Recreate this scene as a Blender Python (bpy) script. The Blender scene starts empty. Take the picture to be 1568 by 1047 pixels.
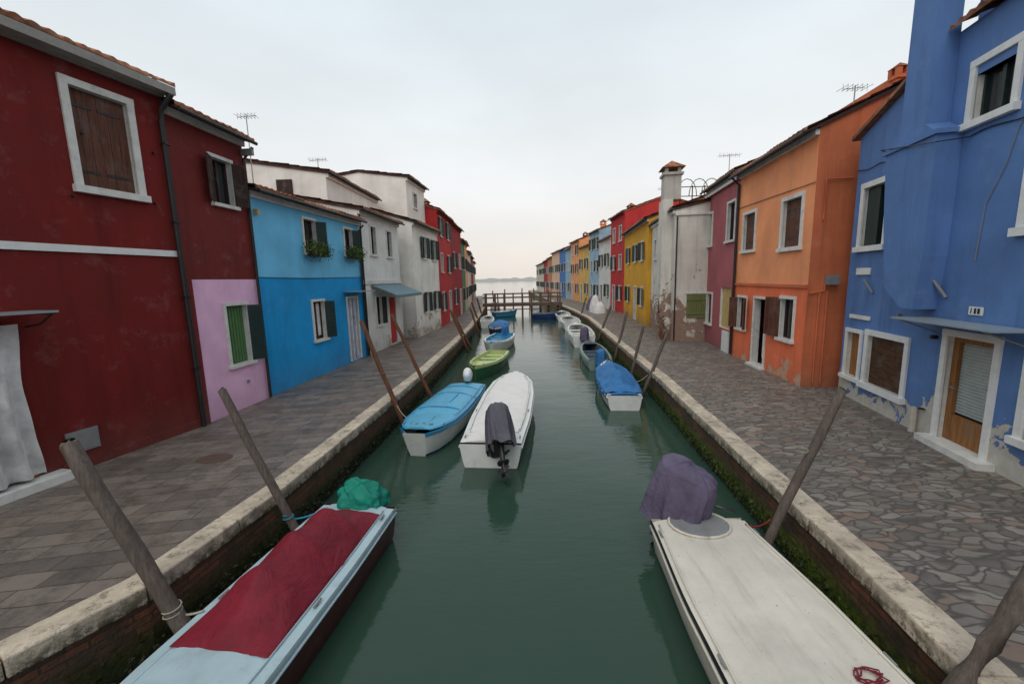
import bpy, bmesh, math, random
from mathutils import Vector, Matrix, noise
random.seed(7)
SC=bpy.context.scene
SC.view_settings.view_transform='Standard'; SC.view_settings.look='None'; SC.view_settings.exposure=0
WZ=-0.8
# ---------------------------------------------------------------- materials
class N:
    def __init__(s,name):
        s.m=bpy.data.materials.new(name); s.m.use_nodes=True; s.t=s.m.node_tree
        s.b=s.t.nodes['Principled BSDF']; s.pos=s.n('ShaderNodeNewGeometry').outputs['Position']
    def n(s,ty,**k):
        x=s.t.nodes.new(ty)
        for a,v in k.items(): setattr(x,a,v)
        return x
    def L(s,a,b): s.t.links.new(a,b)
    def scl(s,v,sc):
        x=s.n('ShaderNodeVectorMath',operation='MULTIPLY'); s.L(v,x.inputs[0]); x.inputs[1].default_value=sc; return x.outputs[0]
    def noi(s,scale,detail=4,vec=None,rough=.6,dist=0):
        x=s.n('ShaderNodeTexNoise'); x.inputs['Scale'].default_value=scale; x.inputs['Detail'].default_value=min(detail,5)
        x.inputs['Roughness'].default_value=rough; x.inputs['Distortion'].default_value=dist
        s.L(vec if vec else s.pos,x.inputs['Vector']); return x.outputs['Fac']
    def rng(s,v,a,b,c=0,d=1):
        x=s.n('ShaderNodeMapRange'); s.L(v,x.inputs[0])
        for i,q in enumerate((a,b,c,d)): x.inputs[i+1].default_value=q
        return x.outputs[0]
    def mix(s,f,a,b,mode='MIX'):
        x=s.n('ShaderNodeMix',data_type='RGBA',blend_type=mode)
        if isinstance(f,(int,float)): x.inputs[0].default_value=f
        else: s.L(f,x.inputs[0])
        for i,q in ((6,a),(7,b)):
            if isinstance(q,(tuple,list)): x.inputs[i].default_value=(*q[:3],1)
            else: s.L(q,x.inputs[i])
        return x.outputs[2]
    def math(s,op,a,b=None,c=None):
        x=s.n('ShaderNodeMath',operation=op)
        for i,q in enumerate((a,b,c)):
            if q is None: continue
            if isinstance(q,(int,float)): x.inputs[i].default_value=q
            else: s.L(q,x.inputs[i])
        return x.outputs[0]
    def sep(s,v=None):
        x=s.n('ShaderNodeSeparateXYZ'); s.L(v if v else s.pos,x.inputs[0]); return x.outputs
    def comb(s,a,b,c=0):
        x=s.n('ShaderNodeCombineXYZ')
        for i,q in enumerate((a,b,c)):
            if isinstance(q,(int,float)): x.inputs[i].default_value=q
            else: s.L(q,x.inputs[i])
        return x.outputs[0]
    def bump(s,h,st=.3,dist=.02,prev=None):
        x=s.n('ShaderNodeBump'); x.inputs['Strength'].default_value=st; x.inputs['Distance'].default_value=dist
        s.L(h,x.inputs['Height'])
        if prev: s.L(prev,x.inputs['Normal'])
        return x.outputs[0]
    def fin(s,col,rough=.8,nrm=None,spec=.3):
        if isinstance(col,tuple): s.b.inputs['Base Color'].default_value=(*col,1)
        else: s.L(col,s.b.inputs['Base Color'])
        if isinstance(rough,(int,float)): s.b.inputs['Roughness'].default_value=rough
        else: s.L(rough,s.b.inputs['Roughness'])
        s.b.inputs['Specular IOR Level'].default_value=spec
        if nrm: s.L(nrm,s.b.inputs['Normal'])
        return s.m
def k(c,f): return tuple(min(1,x*f) for x in c)
def plaster(name,c,peel=0,dirt=.5,under=(.42,.38,.33),streak=.25,zpeel=1.0,cheap=False):
    s=N(name)
    a=s.noi(1.1,3 if cheap else 5); col=s.mix(s.rng(a,.3,.7),k(c,.82),k(c,1.1))
    st=s.noi(1.0,3 if cheap else 5,s.scl(s.pos,(3.5,3.5,.35)))
    col=s.mix(s.rng(st,.5,.72,0,streak),col,k(c,.42))
    if cheap: return s.fin(col,.85,None,.2)
    fade=s.noi(2.7,5,rough=.7); col=s.mix(s.rng(fade,.56,.75,0,.25),col,tuple(min(1,x*.8+.18) for x in c))
    z=s.sep()[2]
    dm=s.math('MULTIPLY',s.rng(s.math('ADD',z,s.math('MULTIPLY',fade,.8)),.2,1.2,1,0),dirt)
    col=s.mix(dm,col,(.12,.1,.08))
    if peel:
        pn=s.noi(1.6,5,rough=.66,dist=.4)
        pm=s.math('ADD',pn,s.rng(z,0,zpeel,.16*peel,-.12))
        edge=s.rng(pm,.60,.615); col=s.mix(edge,col,s.mix(s.noi(7,4),k(under,.7),k(under,1.25)))
        h=s.math('MULTIPLY',edge,-1.0); b0=s.bump(h,.5,.012)
    else: b0=None
    b=s.bump(s.noi(38,2),.25,.007,b0); b=s.bump(a,.5,.03,b)
    return s.fin(col,s.rng(a,.3,.7,.7,.92),b,.25)
def paint(name,c,rough=.45,var=.12,spec=.4,sc=6,grime=.2):
    s=N(name); a=s.noi(sc,3)
    col=s.mix(s.rng(a,.3,.7),k(c,1-var),k(c,1+var))
    g=s.noi(2.3,5,rough=.78); col=s.mix(s.rng(g,.52,.72,0,grime),col,(.16,.13,.10))
    return s.fin(col,s.rng(a,.3,.7,rough*.85,min(1,rough*1.2)),s.bump(a,.15,.006),spec)
def wood(name,c,c2=None,vert=True,rough=.75):
    s=N(name); v=s.scl(s.pos,(14,14,1.2) if vert else (2,2,14))
    a=s.noi(2.0,5,v,dist=.3); col=s.mix(s.rng(a,.3,.7),k(c,.6),c2 or k(c,1.35))
    g=s.noi(3,3); col=s.mix(s.rng(g,.5,.75,0,.35),col,(.2,.19,.17))
    return s.fin(col,rough,s.bump(a,.4,.006),.3)
def cloth(name,c,rough=.85,sc=3):
    s=N(name); a=s.noi(sc,5,dist=.5); col=s.mix(s.rng(a,.3,.7),k(c,.72),k(c,1.2))
    w=s.noi(5,4,dist=1.2); n1=s.bump(w,.7,.035)
    return s.fin(col,rough,n1,.25)
WHITE=paint('white_stone_trim',(.68,.66,.62),.7,.1,.3,grime=.35)
WPAINT=paint('white_paint',(.76,.76,.74),.5,.06)
SOFF=paint('grey_eave_stone',(.30,.28,.26),.8,.15,.2)
GLASS=N('window_glass').fin((.018,.022,.026),.07,None,.6)
DARK=N('dark_interior').fin((.012,.011,.011),.9)  # near-black colour stands in for the unlit space behind openings
BRN=wood('brown_shutter_wood',(.12,.045,.028)); DBRN=wood('dark_brown_wood',(.045,.022,.018))
GRN=paint('dark_green_shutter',(.014,.035,.032),.5); DOORW=wood('varnished_door_wood',(.30,.13,.04))
BLIND=paint('green_blind',(.09,.20,.07),.6); PIPE=paint('black_downpipe',(.018,.016,.018),.45)
GREYM=paint('grey_metal',(.24,.24,.24),.5); BOARD=wood('weathered_board',(.05,.03,.02),(.12,.05,.02),False)
CURT=cloth('white_curtain',(.72,.70,.68)); YBOARD=wood('yellow_board',(.62,.42,.14),(.72,.5,.2))
CANOPY=N('canopy_sheet').fin((.30,.34,.35),.25,None,.5)
def tile(name='terracotta_tile',c=(.32,.13,.07)):
    s=N(name); a=s.noi(5.5,3); col=s.mix(s.rng(a,.35,.65),k(c,.5),k(c,1.5))
    l=s.noi(2.2,5,rough=.75); col=s.mix(s.rng(l,.47,.66,0,.7),col,(.10,.095,.075))
    return s.fin(col,.9,None,.2)
TILE=tile()
def cream(name,c,gr=.65):
    s=N(name); a=s.noi(2.2,5,rough=.7); col=s.mix(s.rng(a,.35,.65),k(c,.66),k(c,1.18))
    g=s.noi(7,5,rough=.8); col=s.mix(s.rng(g,.52,.64,0,gr),col,(.10,.08,.055))
    z=s.sep()[2]; m=s.math('MULTIPLY',s.rng(z,.0,-.16,0,1),s.rng(g,.40,.52)); col=s.mix(m,col,(.06,.055,.03))
    return s.fin(col,.85,s.bump(g,.7,.02),.25)
COPE=cream('istrian_stone_coping',(.58,.48,.37))
def canalwall():
    s=N('canal_brick_wall'); o=s.sep(); br=s.n('ShaderNodeTexBrick')
    s.L(s.comb(o[1],o[2]),br.inputs['Vector']); br.inputs['Scale'].default_value=1
    br.inputs['Brick Width'].default_value=.26; br.inputs['Row Height'].default_value=.075; br.inputs['Mortar Size'].default_value=.008
    br.inputs['Color1'].default_value=(.22,.075,.038,1); br.inputs['Color2'].default_value=(.09,.05,.034,1); br.inputs['Mortar'].default_value=(.05,.042,.03,1)
    n=s.noi(3,5,rough=.7); col=s.mix(s.rng(n,.4,.65,0,.85),br.outputs['Color'],(.045,.038,.022))
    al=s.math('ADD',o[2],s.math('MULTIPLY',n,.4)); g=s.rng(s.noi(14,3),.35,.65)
    right=s.rng(o[0],-1,1); alg=s.mix(right,s.mix(g,(.018,.022,.006),(.045,.05,.012)),s.mix(g,(.03,.05,.006),(.12,.17,.012)))  # algae on both walls; left mix darkened in colour for the waterline shadow
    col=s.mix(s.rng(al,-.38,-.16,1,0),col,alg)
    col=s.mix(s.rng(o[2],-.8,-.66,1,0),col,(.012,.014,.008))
    b=s.bump(br.outputs['Fac'],-.5,.015); b=s.bump(n,.8,.05,b)
    return s.fin(col,.6,b,.4)
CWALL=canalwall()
def slabs():
    s=N('trachyte_slab_paving'); o=s.sep(); br=s.n('ShaderNodeTexBrick')
    wob=s.math('MULTIPLY',s.noi(.8,2),.14)
    yy=s.math('ADD',s.math('ADD',o[1],s.math('MULTIPLY',o[0],-.16)),wob)
    # each course is shifted by its own random amount and has its own slab length
    row=s.math('FLOOR',s.math('DIVIDE',yy,.26)); wn=s.n('ShaderNodeTexWhiteNoise',noise_dimensions='1D'); s.L(row,wn.inputs['W'])
    xx=s.math('MULTIPLY',s.math('ADD',o[0],s.math('MULTIPLY',wn.outputs['Value'],.9)),s.math('ADD',s.math('MULTIPLY',wn.outputs['Value'],.5),.8))
    s.L(s.comb(s.math('ADD',xx,wob),yy),br.inputs['Vector'])
    for a,v in (('Scale',1),('Brick Width',.58),('Row Height',.26),('Mortar Size',.008),('Mortar Smooth',.3),('Bias',-.1)): br.inputs[a].default_value=v
    br.inputs['Color1'].default_value=(.21,.178,.155,1); br.inputs['Color2'].default_value=(.10,.09,.083,1); br.inputs['Mortar'].default_value=(.04,.033,.028,1)
    n=s.noi(.7,5,rough=.65); col=s.mix(s.rng(n,.35,.7,0,.8),br.outputs['Color'],s.mix(.5,br.outputs['Color'],(.25,.165,.12)))
    d=s.noi(2.6,5,rough=.8); col=s.mix(s.rng(d,.46,.66,0,.7),col,(.055,.047,.04))
    b=s.bump(br.outputs['Fac'],-.6,.012); b=s.bump(d,.5,.02,b)
    return s.fin(col,s.rng(n,.3,.7,.36,.7),b,.45)
def cobble():
    s=N('irregular_stone_paving')
    v=s.n('ShaderNodeMapping'); s.L(s.pos,v.inputs[0]); v.inputs['Rotation'].default_value=(0,0,.5); v.inputs['Scale'].default_value=(4.6,9.2,0)
    w=s.n('ShaderNodeTexNoise'); w.inputs['Scale'].default_value=.5; w.inputs['Detail'].default_value=2; s.L(v.outputs[0],w.inputs['Vector'])
    ad=s.n('ShaderNodeVectorMath',operation='MULTIPLY_ADD'); s.L(w.outputs['Color'],ad.inputs[0]); ad.inputs[1].default_value=(2.2,2.2,0); s.L(v.outputs[0],ad.inputs[2])
    e=s.n('ShaderNodeTexVoronoi',feature='DISTANCE_TO_EDGE'); e.inputs['Scale'].default_value=1; s.L(ad.outputs[0],e.inputs['Vector'])
    c=s.n('ShaderNodeTexVoronoi'); c.inputs['Scale'].default_value=1; s.L(ad.outputs[0],c.inputs['Vector'])
    r=s.n('ShaderNodeSeparateColor'); s.L(c.outputs['Color'],r.inputs[0])
    col=s.mix(r.outputs[0],(.145,.125,.11),(.31,.265,.225)); col=s.mix(s.rng(r.outputs[1],.8,.85,0,.6),col,(.28,.17,.12))
    n=s.noi(.8,5,rough=.75); col=s.mix(s.rng(n,.42,.7,0,.65),col,(.12,.10,.085))
    ed=s.rng(e.outputs['Distance'],.02,.12); col=s.mix(ed,(.095,.082,.07),col)
    b=s.bump(ed,.5,.012); b=s.bump(s.noi(16,3),.4,.012,b)
    return s.fin(col,s.rng(n,.3,.7,.38,.7),b,.45)
def water():
    s=N('canal_water'); a=s.noi(2.4,4,s.scl(s.pos,(.8,2.4,1)),.6)
    b=s.bump(a,.20,.03); b=s.bump(s.noi(.5,2,s.scl(s.pos,(1,1.6,1))),.3,.06,b)
    b2=s.noi(.35,3); col=s.mix(b2,(.025,.056,.038),(.036,.070,.050))
    s.b.inputs['IOR'].default_value=1.33
    return s.fin(col,.055,b,.5)
# ---------------------------------------------------------------- mesh helpers
def mesh(name,verts,faces,mats,fm=None,parent=None,smooth=False,recalc=True,bevel=0):
    me=bpy.data.meshes.new(name); me.from_pydata([tuple(v) for v in verts],[],faces)
    if not isinstance(mats,(list,tuple)): mats=[mats]
    for m in mats: me.materials.append(m)
    if fm:
        for p,i in zip(me.polygons,fm): p.material_index=i
    if recalc:
        bm=bmesh.new(); bm.from_mesh(me); bmesh.ops.recalc_face_normals(bm,faces=bm.faces); bm.to_mesh(me); bm.free()
    if smooth:
        for p in me.polygons: p.use_smooth=True
    ob=bpy.data.objects.new(name,me); SC.collection.objects.link(ob)
    if parent: ob.parent=parent
    if bevel:
        md=ob.modifiers.new('b','BEVEL'); md.width=bevel; md.segments=2; md.limit_method='ANGLE'
    return ob
def empty(name):
    e=bpy.data.objects.new(name,None); SC.collection.objects.link(e); return e
BF=[(0,1,2,3),(7,6,5,4),(0,4,5,1),(1,5,6,2),(2,6,7,3),(3,7,4,0)]
def tube(pts,rad,seg=8):
    vs=[];fs=[];pts=[Vector(p) for p in pts]
    if not isinstance(rad,(list,tuple)): rad=[rad]*len(pts)
    for i,p in enumerate(pts):
        t=(pts[min(i+1,len(pts)-1)]-pts[max(i-1,0)]).normalized()
        a=t.cross(Vector((0,0,1)))
        if abs(t.z)>.9: a=Vector((1,0,0))-t*t.x
        a.normalize(); b=t.cross(a)
        for j in range(seg):
            w=2*math.pi*j/seg; vs.append(p+(a*math.cos(w)+b*math.sin(w))*rad[i])
    for i in range(len(pts)-1):
        for j in range(seg): fs.append((i*seg+j,i*seg+(j+1)%seg,(i+1)*seg+(j+1)%seg,(i+1)*seg+j))
    fs.append(tuple(range(seg))); fs.append(tuple((len(pts)-1)*seg+j for j in range(seg)))
    return vs,fs
def tubeo(name,pts,rad,mat,parent=None,seg=8):
    v,f=tube(pts,rad,seg); return mesh(name,v,f,mat,parent=parent,smooth=True)

class B:
    """house in facade coordinates: s along facade, d outwards to the canal, z up"""
    def __init__(s,name,p0,p1,H,depth=6,zones=None,rise=1.2,mat=None,sidemat=None,over=.28,roof=True,fine=True,L=None,soff=None):
        s.e=empty(name); s.p0=Vector((*p0,0)); u=Vector((*p1,0))-s.p0; s.L=L or u.length; s.u=u.normalized()
        n=Vector((s.u.y,-s.u.x,0)); mid=s.p0; s.soff=soff
        if (Vector((.8,mid.y,0))-mid).dot(n)<0: n=-n
        s.n=n; s.H=H; s.dep=depth; s.zones=zones or [(0,H,mat)]; s.side=sidemat or s.zones[-1][2]; s.rise=rise; s.ops=[]; s.parts={}
        s.over=over; s.roof=roof; s.fine=fine; s.mats=[z[2] for z in s.zones]
    def W(s,a,d,z): return s.p0+s.u*a+s.n*d+Vector((0,0,z))
    def add(s,part,mat,pts,faces):
        q=s.parts.setdefault((part,mat.name),[[],[],mat]); o=len(q[0]); q[0]+=pts; q[1]+=[tuple(i+o for i in f) for f in faces]
    def box(s,part,mat,s0,s1,d0,d1,z0,z1):
        s.add(part,mat,[s.W(*p) for p in ((s0,d0,z0),(s1,d0,z0),(s1,d1,z0),(s0,d1,z0),(s0,d0,z1),(s1,d0,z1),(s1,d1,z1),(s0,d1,z1))],BF)
    def prism(s,part,mat,poly,d0,d1):
        n=len(poly); s.add(part,mat,[s.W(a,d0,z) for a,z in poly]+[s.W(a,d1,z) for a,z in poly],
            [tuple(range(n)),tuple(range(2*n-1,n-1,-1))]+[(i,(i+1)%n,(i+1)%n+n,i+n) for i in range(n)])
    def prismx(s,part,mat,poly,s0,s1):
        n=len(poly); s.add(part,mat,[s.W(s0,a,z) for a,z in poly]+[s.W(s1,a,z) for a,z in poly],
            [tuple(range(n)),tuple(range(2*n-1,n-1,-1))]+[(i,(i+1)%n,(i+1)%n+n,i+n) for i in range(n)])
    def tube(s,part,mat,pts,r,seg=8):
        v,f=tube([s.W(*p) for p in pts],r,seg); s.add(part,mat,v,f)
    def leaf(s,part,mat,sh,z0,z1,w,ang,sgn,slat=True):
        a=math.radians(ang); dx=sgn*math.cos(a); dd=math.sin(a)
        def P(l,t,z):
            return s.W(sh+dx*l+(-dd)*t*sgn, .05+dd*l+math.cos(a)*t, z)
        def bx(l0,l1,t0,t1,a0,a1):
            s.add(part,mat,[P(*p) for p in ((l0,t0,a0),(l1,t0,a0),(l1,t1,a0),(l0,t1,a0),(l0,t0,a1),(l1,t0,a1),(l1,t1,a1),(l0,t1,a1))],BF)
        if slat:
            fw=.05; bx(0,fw,0,.035,z0,z1); bx(w-fw,w,0,.035,z0,z1); bx(fw,w-fw,0,.035,z0,z0+fw); bx(fw,w-fw,0,.035,z1-fw,z1); bx(fw,w-fw,0,.035,(z0+z1)/2-.03,(z0+z1)/2+.03)
            n=int((z1-z0-.1)/.055)
            for i in range(n):
                zz=z0+fw+(i+.5)*(z1-z0-2*fw)/n; bx(fw,w-fw,.006,.028,zz-.016,zz+.016)
            bx(fw,w-fw,.012,.016,z0+fw,z1-fw)
        else:
            m=max(2,int(w/.12))
            for i in range(m): bx(w*i/m+.003,w*(i+1)/m-.003,0,.03,z0,z1)
            for zz in (z0+.15,z1-.15): bx(.01,w-.01,.03,.05,zz-.03,zz+.03)
    def win(s,s0,s1,z0,z1,fw=.09,fill='glass',frame=WHITE,sh='',shm=None,ang=165,sill=True,slat=None,door=False,fmat=None):
        slat=s.fine if slat is None else slat
        a0,a1,b0,b1=s0+fw,s1-fw,(z0 if door else z0+fw),z1-fw
        s.ops.append((a0,a1,b0,b1))
        if frame:
            p=.035; q=-.02
            s.box('window_frames',frame,s0,a0,q,p,b0 if not door else z0,b1); s.box('window_frames',frame,a1,s1,q,p,b0 if not door else z0,b1)
            s.box('window_frames',frame,s0-.002,s1+.002,q,p+.004,b1,z1)
            if not door: s.box('window_frames',frame,s0-.03,s1+.03,q,p+.05,z0,b0)
        fm=fmat or DBRN
        if fill=='glass' or fill=='curtain':
            s.box('panes',GLASS,a0,a1,-.16,-.13,b0,b1)
            t=.04
            for x0,x1 in ((a0,a0+t),(a1-t,a1),((a0+a1)/2-.03,(a0+a1)/2+.03)): s.box('sashes',fm,x0,x1,-.13,-.09,b0,b1)
            for y0,y1 in ((b0,b0+t),(b1-t,b1)): s.box('sashes',fm,a0+t,(a0+a1)/2-.03,-.13,-.092,y0,y1); s.box('sashes',fm,(a0+a1)/2+.03,a1-t,-.13,-.092,y0,y1)
            if fill=='curtain': s.box('curtains',CURT,a0+.05,a1-.05,-.128,-.12,b0+.1,b1-.06)
        elif fill=='closed':
            w=(a1-a0)/2
            s.box('panes',DARK,a0,a1,-.16,-.13,b0,b1)
            for c in (0,1):
                m=max(2,int(w/.13))
                for i in range(m): s.box('shutters',shm,a0+c*w+w*i/m+.003,a0+c*w+w*(i+1)/m-.003,-.11,-.07,b0+.01,b1-.01)
                for zz in (b0+.25,b1-.25): s.box('hinge_straps',PIPE,a0+c*w+.01,a0+c*w+w*.8,-.07,-.06,zz-.02,zz+.02)
        elif fill=='blind':
            s.box('panes',DARK,a0,a1,-.16,-.13,b0,b1)
            n=max(3,int((a1-a0)/.045))
            for i in range(n): s.box('blinds',BLIND,a0+(a1-a0)*i/n+.005,a0+(a1-a0)*(i+1)/n-.005,-.10-.01*(i%2),-.08-.01*(i%2),b0+.02,b1-.02)
        elif fill=='board': s.box('boards',BOARD,a0,a1,-.10,-.06,b0,b1)
        elif fill=='dark': s.box('panes',DARK,a0,a1,-.5,-.45,b0,b1)  # dark sheet set back in the opening, painted in place of interior shade
        elif fill=='stripes':
            n=14
            for i in range(n): s.box('striped_curtain',[CURT,STR][i%2],a0+(a1-a0)*i/n,a0+(a1-a0)*(i+1)/n,-.06-.02*(i%2),-.03-.012*(i%3),b0+.03,b1)
            s.box('panes',DARK,a0,a1,-.16,-.13,b0,b1)
        elif fill=='glassdoor':
            s.box('panes',DARK,a0,a1,-.18,-.15,b0,b1); s.box('door_blind',CURTG,a0+.1,a1-.1,-.15,-.135,b0+.45,b1-.08)
            t=.11
            for x0,x1 in ((a0,a0+t),(a1-t,a1)): s.box('door_leaf',fm,x0,x1,-.13,-.07,b0,b1)
            for y0,y1 in ((b0,b0+.42),(b1-.09,b1)): s.box('door_leaf',fm,a0+t,a1-t,-.13,-.072,y0,y1)
            n=22
            for i in range(n):
                zz=b0+.46+(b1-b0-.58)*i/n; s.box('blind_slats',CURTG,a0+t+.01,a1-t-.01,-.134,-.118,zz,zz+.03)
            s.tube('door_handle',GREYM,[(a0+.06,-.05,b0+.85),(a0+.16,-.03,b0+.85)],.012)
        else: s.box('infill',fill,a0,a1,-.12,-.08,b0,b1)
        w=(a1-a0)/2
        if 'L' in sh: s.leaf('shutters',shm,a0,b0+.01,b1-.01,w,ang,1,slat)
        if 'R' in sh: s.leaf('shutters',shm,a1,b0+.01,b1-.01,w,ang-random.uniform(0,12),-1,slat)
    def tiles(s,part,s0,s1,d0,z0,d1,z1,pitch=.19):
        rows=max(2,int(abs(d1-d0)/.38)); ns=int((s1-s0)/pitch)*(6 if s.fine else 4)
        per=6 if s.fine else 4; vs=[];fs=[];step=.022
        for r in range(rows):
            for e in (0,1):
                f=(r+e)/rows; d=d0+(d1-d0)*f; z=z0+(z1-z0)*f+(step if e==0 else 0)
                for i in range(ns+1):
                    ph=(i%per)/per*2*math.pi; h=.045*(math.cos(ph)*.5+.5)**.7; c=i//per
                    jit=.025*math.sin(c*12.9+r*3.1) if r==0 and e==0 else 0
                    vs.append(s.W(s0+(s1-s0)*i/ns,d+jit*(1 if d0>d1 else -1),z+h+.010*math.sin(c*7.3+r*2)))
        w=ns+1
        for r in range(2*rows-1):
            for i in range(ns): fs.append((r*w+i,r*w+i+1,(r+1)*w+i+1,(r+1)*w+i))
        o=len(vs)
        for i in range(ns+1): vs.append(s.W(s0+(s1-s0)*i/ns,d0,z0-.012))
        for i in range(ns): fs.append((i,i+1,o+i+1,o+i))
        s.add(part,TILE,vs,fs)
    def build(s):
        L,H,D=s.L,s.H,s.dep; ss={0,L};zs={0,H}
        for a0,a1,b0,b1 in s.ops: ss|={a0,a1}; zs|={b0,b1}
        for z0,z1,m in s.zones: zs|={z0,z1}
        ss=sorted(x for x in ss if 0<=x<=L);zs=sorted(x for x in zs if 0<=x<=H)
        for i in range(len(ss)-1):
            for j in range(len(zs)-1):
                ca,cz=(ss[i]+ss[i+1])/2,(zs[j]+zs[j+1])/2
                if any(a0<ca<a1 and b0<cz<b1 for a0,a1,b0,b1 in s.ops): continue
                m=next(m for z0,z1,m in s.zones if z0<=cz<=z1)
                s.add('walls',m,[s.W(ss[i],0,zs[j]),s.W(ss[i+1],0,zs[j]),s.W(ss[i+1],0,zs[j+1]),s.W(ss[i],0,zs[j+1])],[(0,1,2,3)])
        for a0,a1,b0,b1 in s.ops:
            P=[s.W(a,d,z) for d in (0,-.17) for a,z in ((a0,b0),(a1,b0),(a1,b1),(a0,b1))]
            s.add('reveals',WHITE,P,[(0,1,5,4),(1,2,6,5),(2,3,7,6),(3,0,4,7)])
        m=s.side; R=H+s.rise
        for a in (0,L): s.add('side_walls',m,[s.W(a,0,0),s.W(a,0,H),s.W(a,-D/2,R if s.roof else H),s.W(a,-D,H),s.W(a,-D,0)],[(0,1,2,3,4)])
        s.add('back_wall',m,[s.W(0,-D,0),s.W(L,-D,0),s.W(L,-D,H),s.W(0,-D,H)],[(0,1,2,3)])
        if s.roof:
            o=s.over; sl=s.rise/(D/2)
            s.tiles('roof_tiles',-.06,L+.06,o,H-sl*o+.09,-D/2,R+.09)
            s.tiles('roof_tiles',-.06,L+.06,-D-o,H-sl*o+.09,-D/2,R+.09,.3)
            s.prismx('eaves',s.soff or (DBRN if s.fine else TILE),[(o,H-sl*o+.07),(o,H-sl*o+(.03 if not s.soff else -.06)),(.1,H-sl*o-.06) if s.soff else (0,H-.01),(-D/2,R+.0),(-D-o,H-sl*o+.03),(-D-o,H-sl*o+.07),(-D/2,R+.075)],-.05,L+.05)
            s.box('cornice',s.soff or (WHITE if s.fine else m),0.005,L-.005,.002,.09,H-.20 if s.soff else H-.16,H-sl*.09-.0)
            if not s.soff: s.tube('gutter',PIPE,[(-.03,o+.05,H-sl*o+.02),(L+.03,o+.05,H-sl*o+.02)],.04,8)
        else:
            s.add('roof',m,[s.W(0,0,H),s.W(L,0,H),s.W(L,-D,H),s.W(0,-D,H)],[(0,1,2,3)])
        for (part,_),(v,f,mt) in s.parts.items(): mesh(part,v,f,mt,parent=s.e,recalc=True)
        return s
STR=cloth('striped_blue_cloth',(.25,.3,.45)); CURTG=paint('grey_blind',(.42,.46,.44),.6)
# ---------------------------------------------------------------- colours
RED=plaster('dark_red_plaster',(.18,.017,.014),streak=.4,dirt=.3); RED2=plaster('dark_red_plaster_upper',(.18,.024,.022),streak=.4)
PINK=plaster('pink_plaster',(.88,.52,.73),streak=.12,dirt=.3); BLU_U=plaster('light_blue_plaster',(.17,.54,.82),streak=.2,dirt=0); BLU_L=plaster('azure_plaster',(.012,.32,.70),streak=.2,dirt=.35)
WH=plaster('white_plaster',(.84,.80,.74),peel=.6,streak=.25,under=(.42,.34,.27),zpeel=2,dirt=.35); WH2=plaster('grey_white_plaster',(.76,.75,.72),streak=.3,peel=.5,dirt=.35)
OR=plaster('orange_plaster',(.96,.35,.16),streak=.18,peel=.3,under=(.6,.24,.09),dirt=.3); ORS=plaster('burnt_orange_plaster',(.62,.17,.075),streak=.45)
ORL=plaster('deep_orange_plaster',(.90,.20,.085),streak=.25,peel=.6,under=(.55,.35,.24),dirt=.35)
MAU=plaster('mauve_plaster',(.42,.12,.135),streak=.3); BL=plaster('cobalt_plaster',(.115,.22,.47),peel=1.45,under=(.54,.50,.44),streak=.35,zpeel=1.4,dirt=.3)
YE=plaster('ochre_plaster',(.72,.37,.03))
def ch(n,c): return plaster(n,c,cheap=True)
RD=ch('bright_red_plaster',(.52,.045,.045)); RD3=ch('crimson_plaster',(.36,.04,.045)); ORF=ch('orange_far_plaster',(.88,.40,.18)); WHF=ch('white_far_plaster',(.72,.70,.66)); ORSF=ch('brick_orange_far_plaster',(.55,.22,.12))  # far plasters: base colours paled a little to suggest distance haze
GRNP=ch('green_plaster',(.09,.22,.13)); CYN=ch('pale_blue_plaster',(.34,.50,.62)); PKO=ch('peach_plaster',(.80,.52,.36))
CRM=ch('cream_plaster',(.62,.53,.42)); BLD=ch('deep_blue_plaster',(.10,.22,.50)); YEF=ch('ochre_far_plaster',(.74,.48,.14)); OLD=plaster('aged_grey_plaster',(.68,.64,.57),peel=1.5,under=(.30,.2,.15),streak=.6,zpeel=4,dirt=.6)
CHW=plaster('chimney_plaster',(.50,.47,.42),streak=.6)
# ---------------------------------------------------------------- water, ground, quays
LQ=[(-4.9,-8),(-4.7,1),(-4.0,2.84),(-3.55,3.61),(-3.26,5.58),(-3.01,9.26),(-2.79,12.97),(-2.6,19),(-2.46,25.5),(-2.6,36),(-2.8,44),(-3.8,60),(-4.6,76)]
RQ=[(2.9,-8),(3.05,.5),(3.17,2.52),(3.29,3.47),(3.49,5.37),(3.75,8.2),(4.09,11.35),(4.51,17.16),(5.0,23.5),(5.45,30),(5.5,37),(5.3,45),(5.0,60),(4.6,75),(4.5,106)]
mesh('canal_water',[(-2500,-60,WZ),(2500,-60,WZ),(2500,4000,WZ),(-2500,4000,WZ)],[(0,1,2,3)],water())
def strip(name,q,off,far,mat,z=0.0):
    v=[];f=[]
    for x,y in q: v+= [(x+off,y,z),(far,y,z)]
    for i in range(len(q)-1): f.append((2*i,2*i+1,2*i+3,2*i+2))
    o=len(v); x,y=q[-1]; v+=[(x+off,y,-2),(far,y,-2)]; f.append((2*len(q)-2,2*len(q)-1,o+1,o))
    return mesh(name,v,f,mat)
strip('slab_pavement',LQ,-.25,-70,slabs()); strip('cobbled_pavement',RQ,.25,80,cobble())
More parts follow.
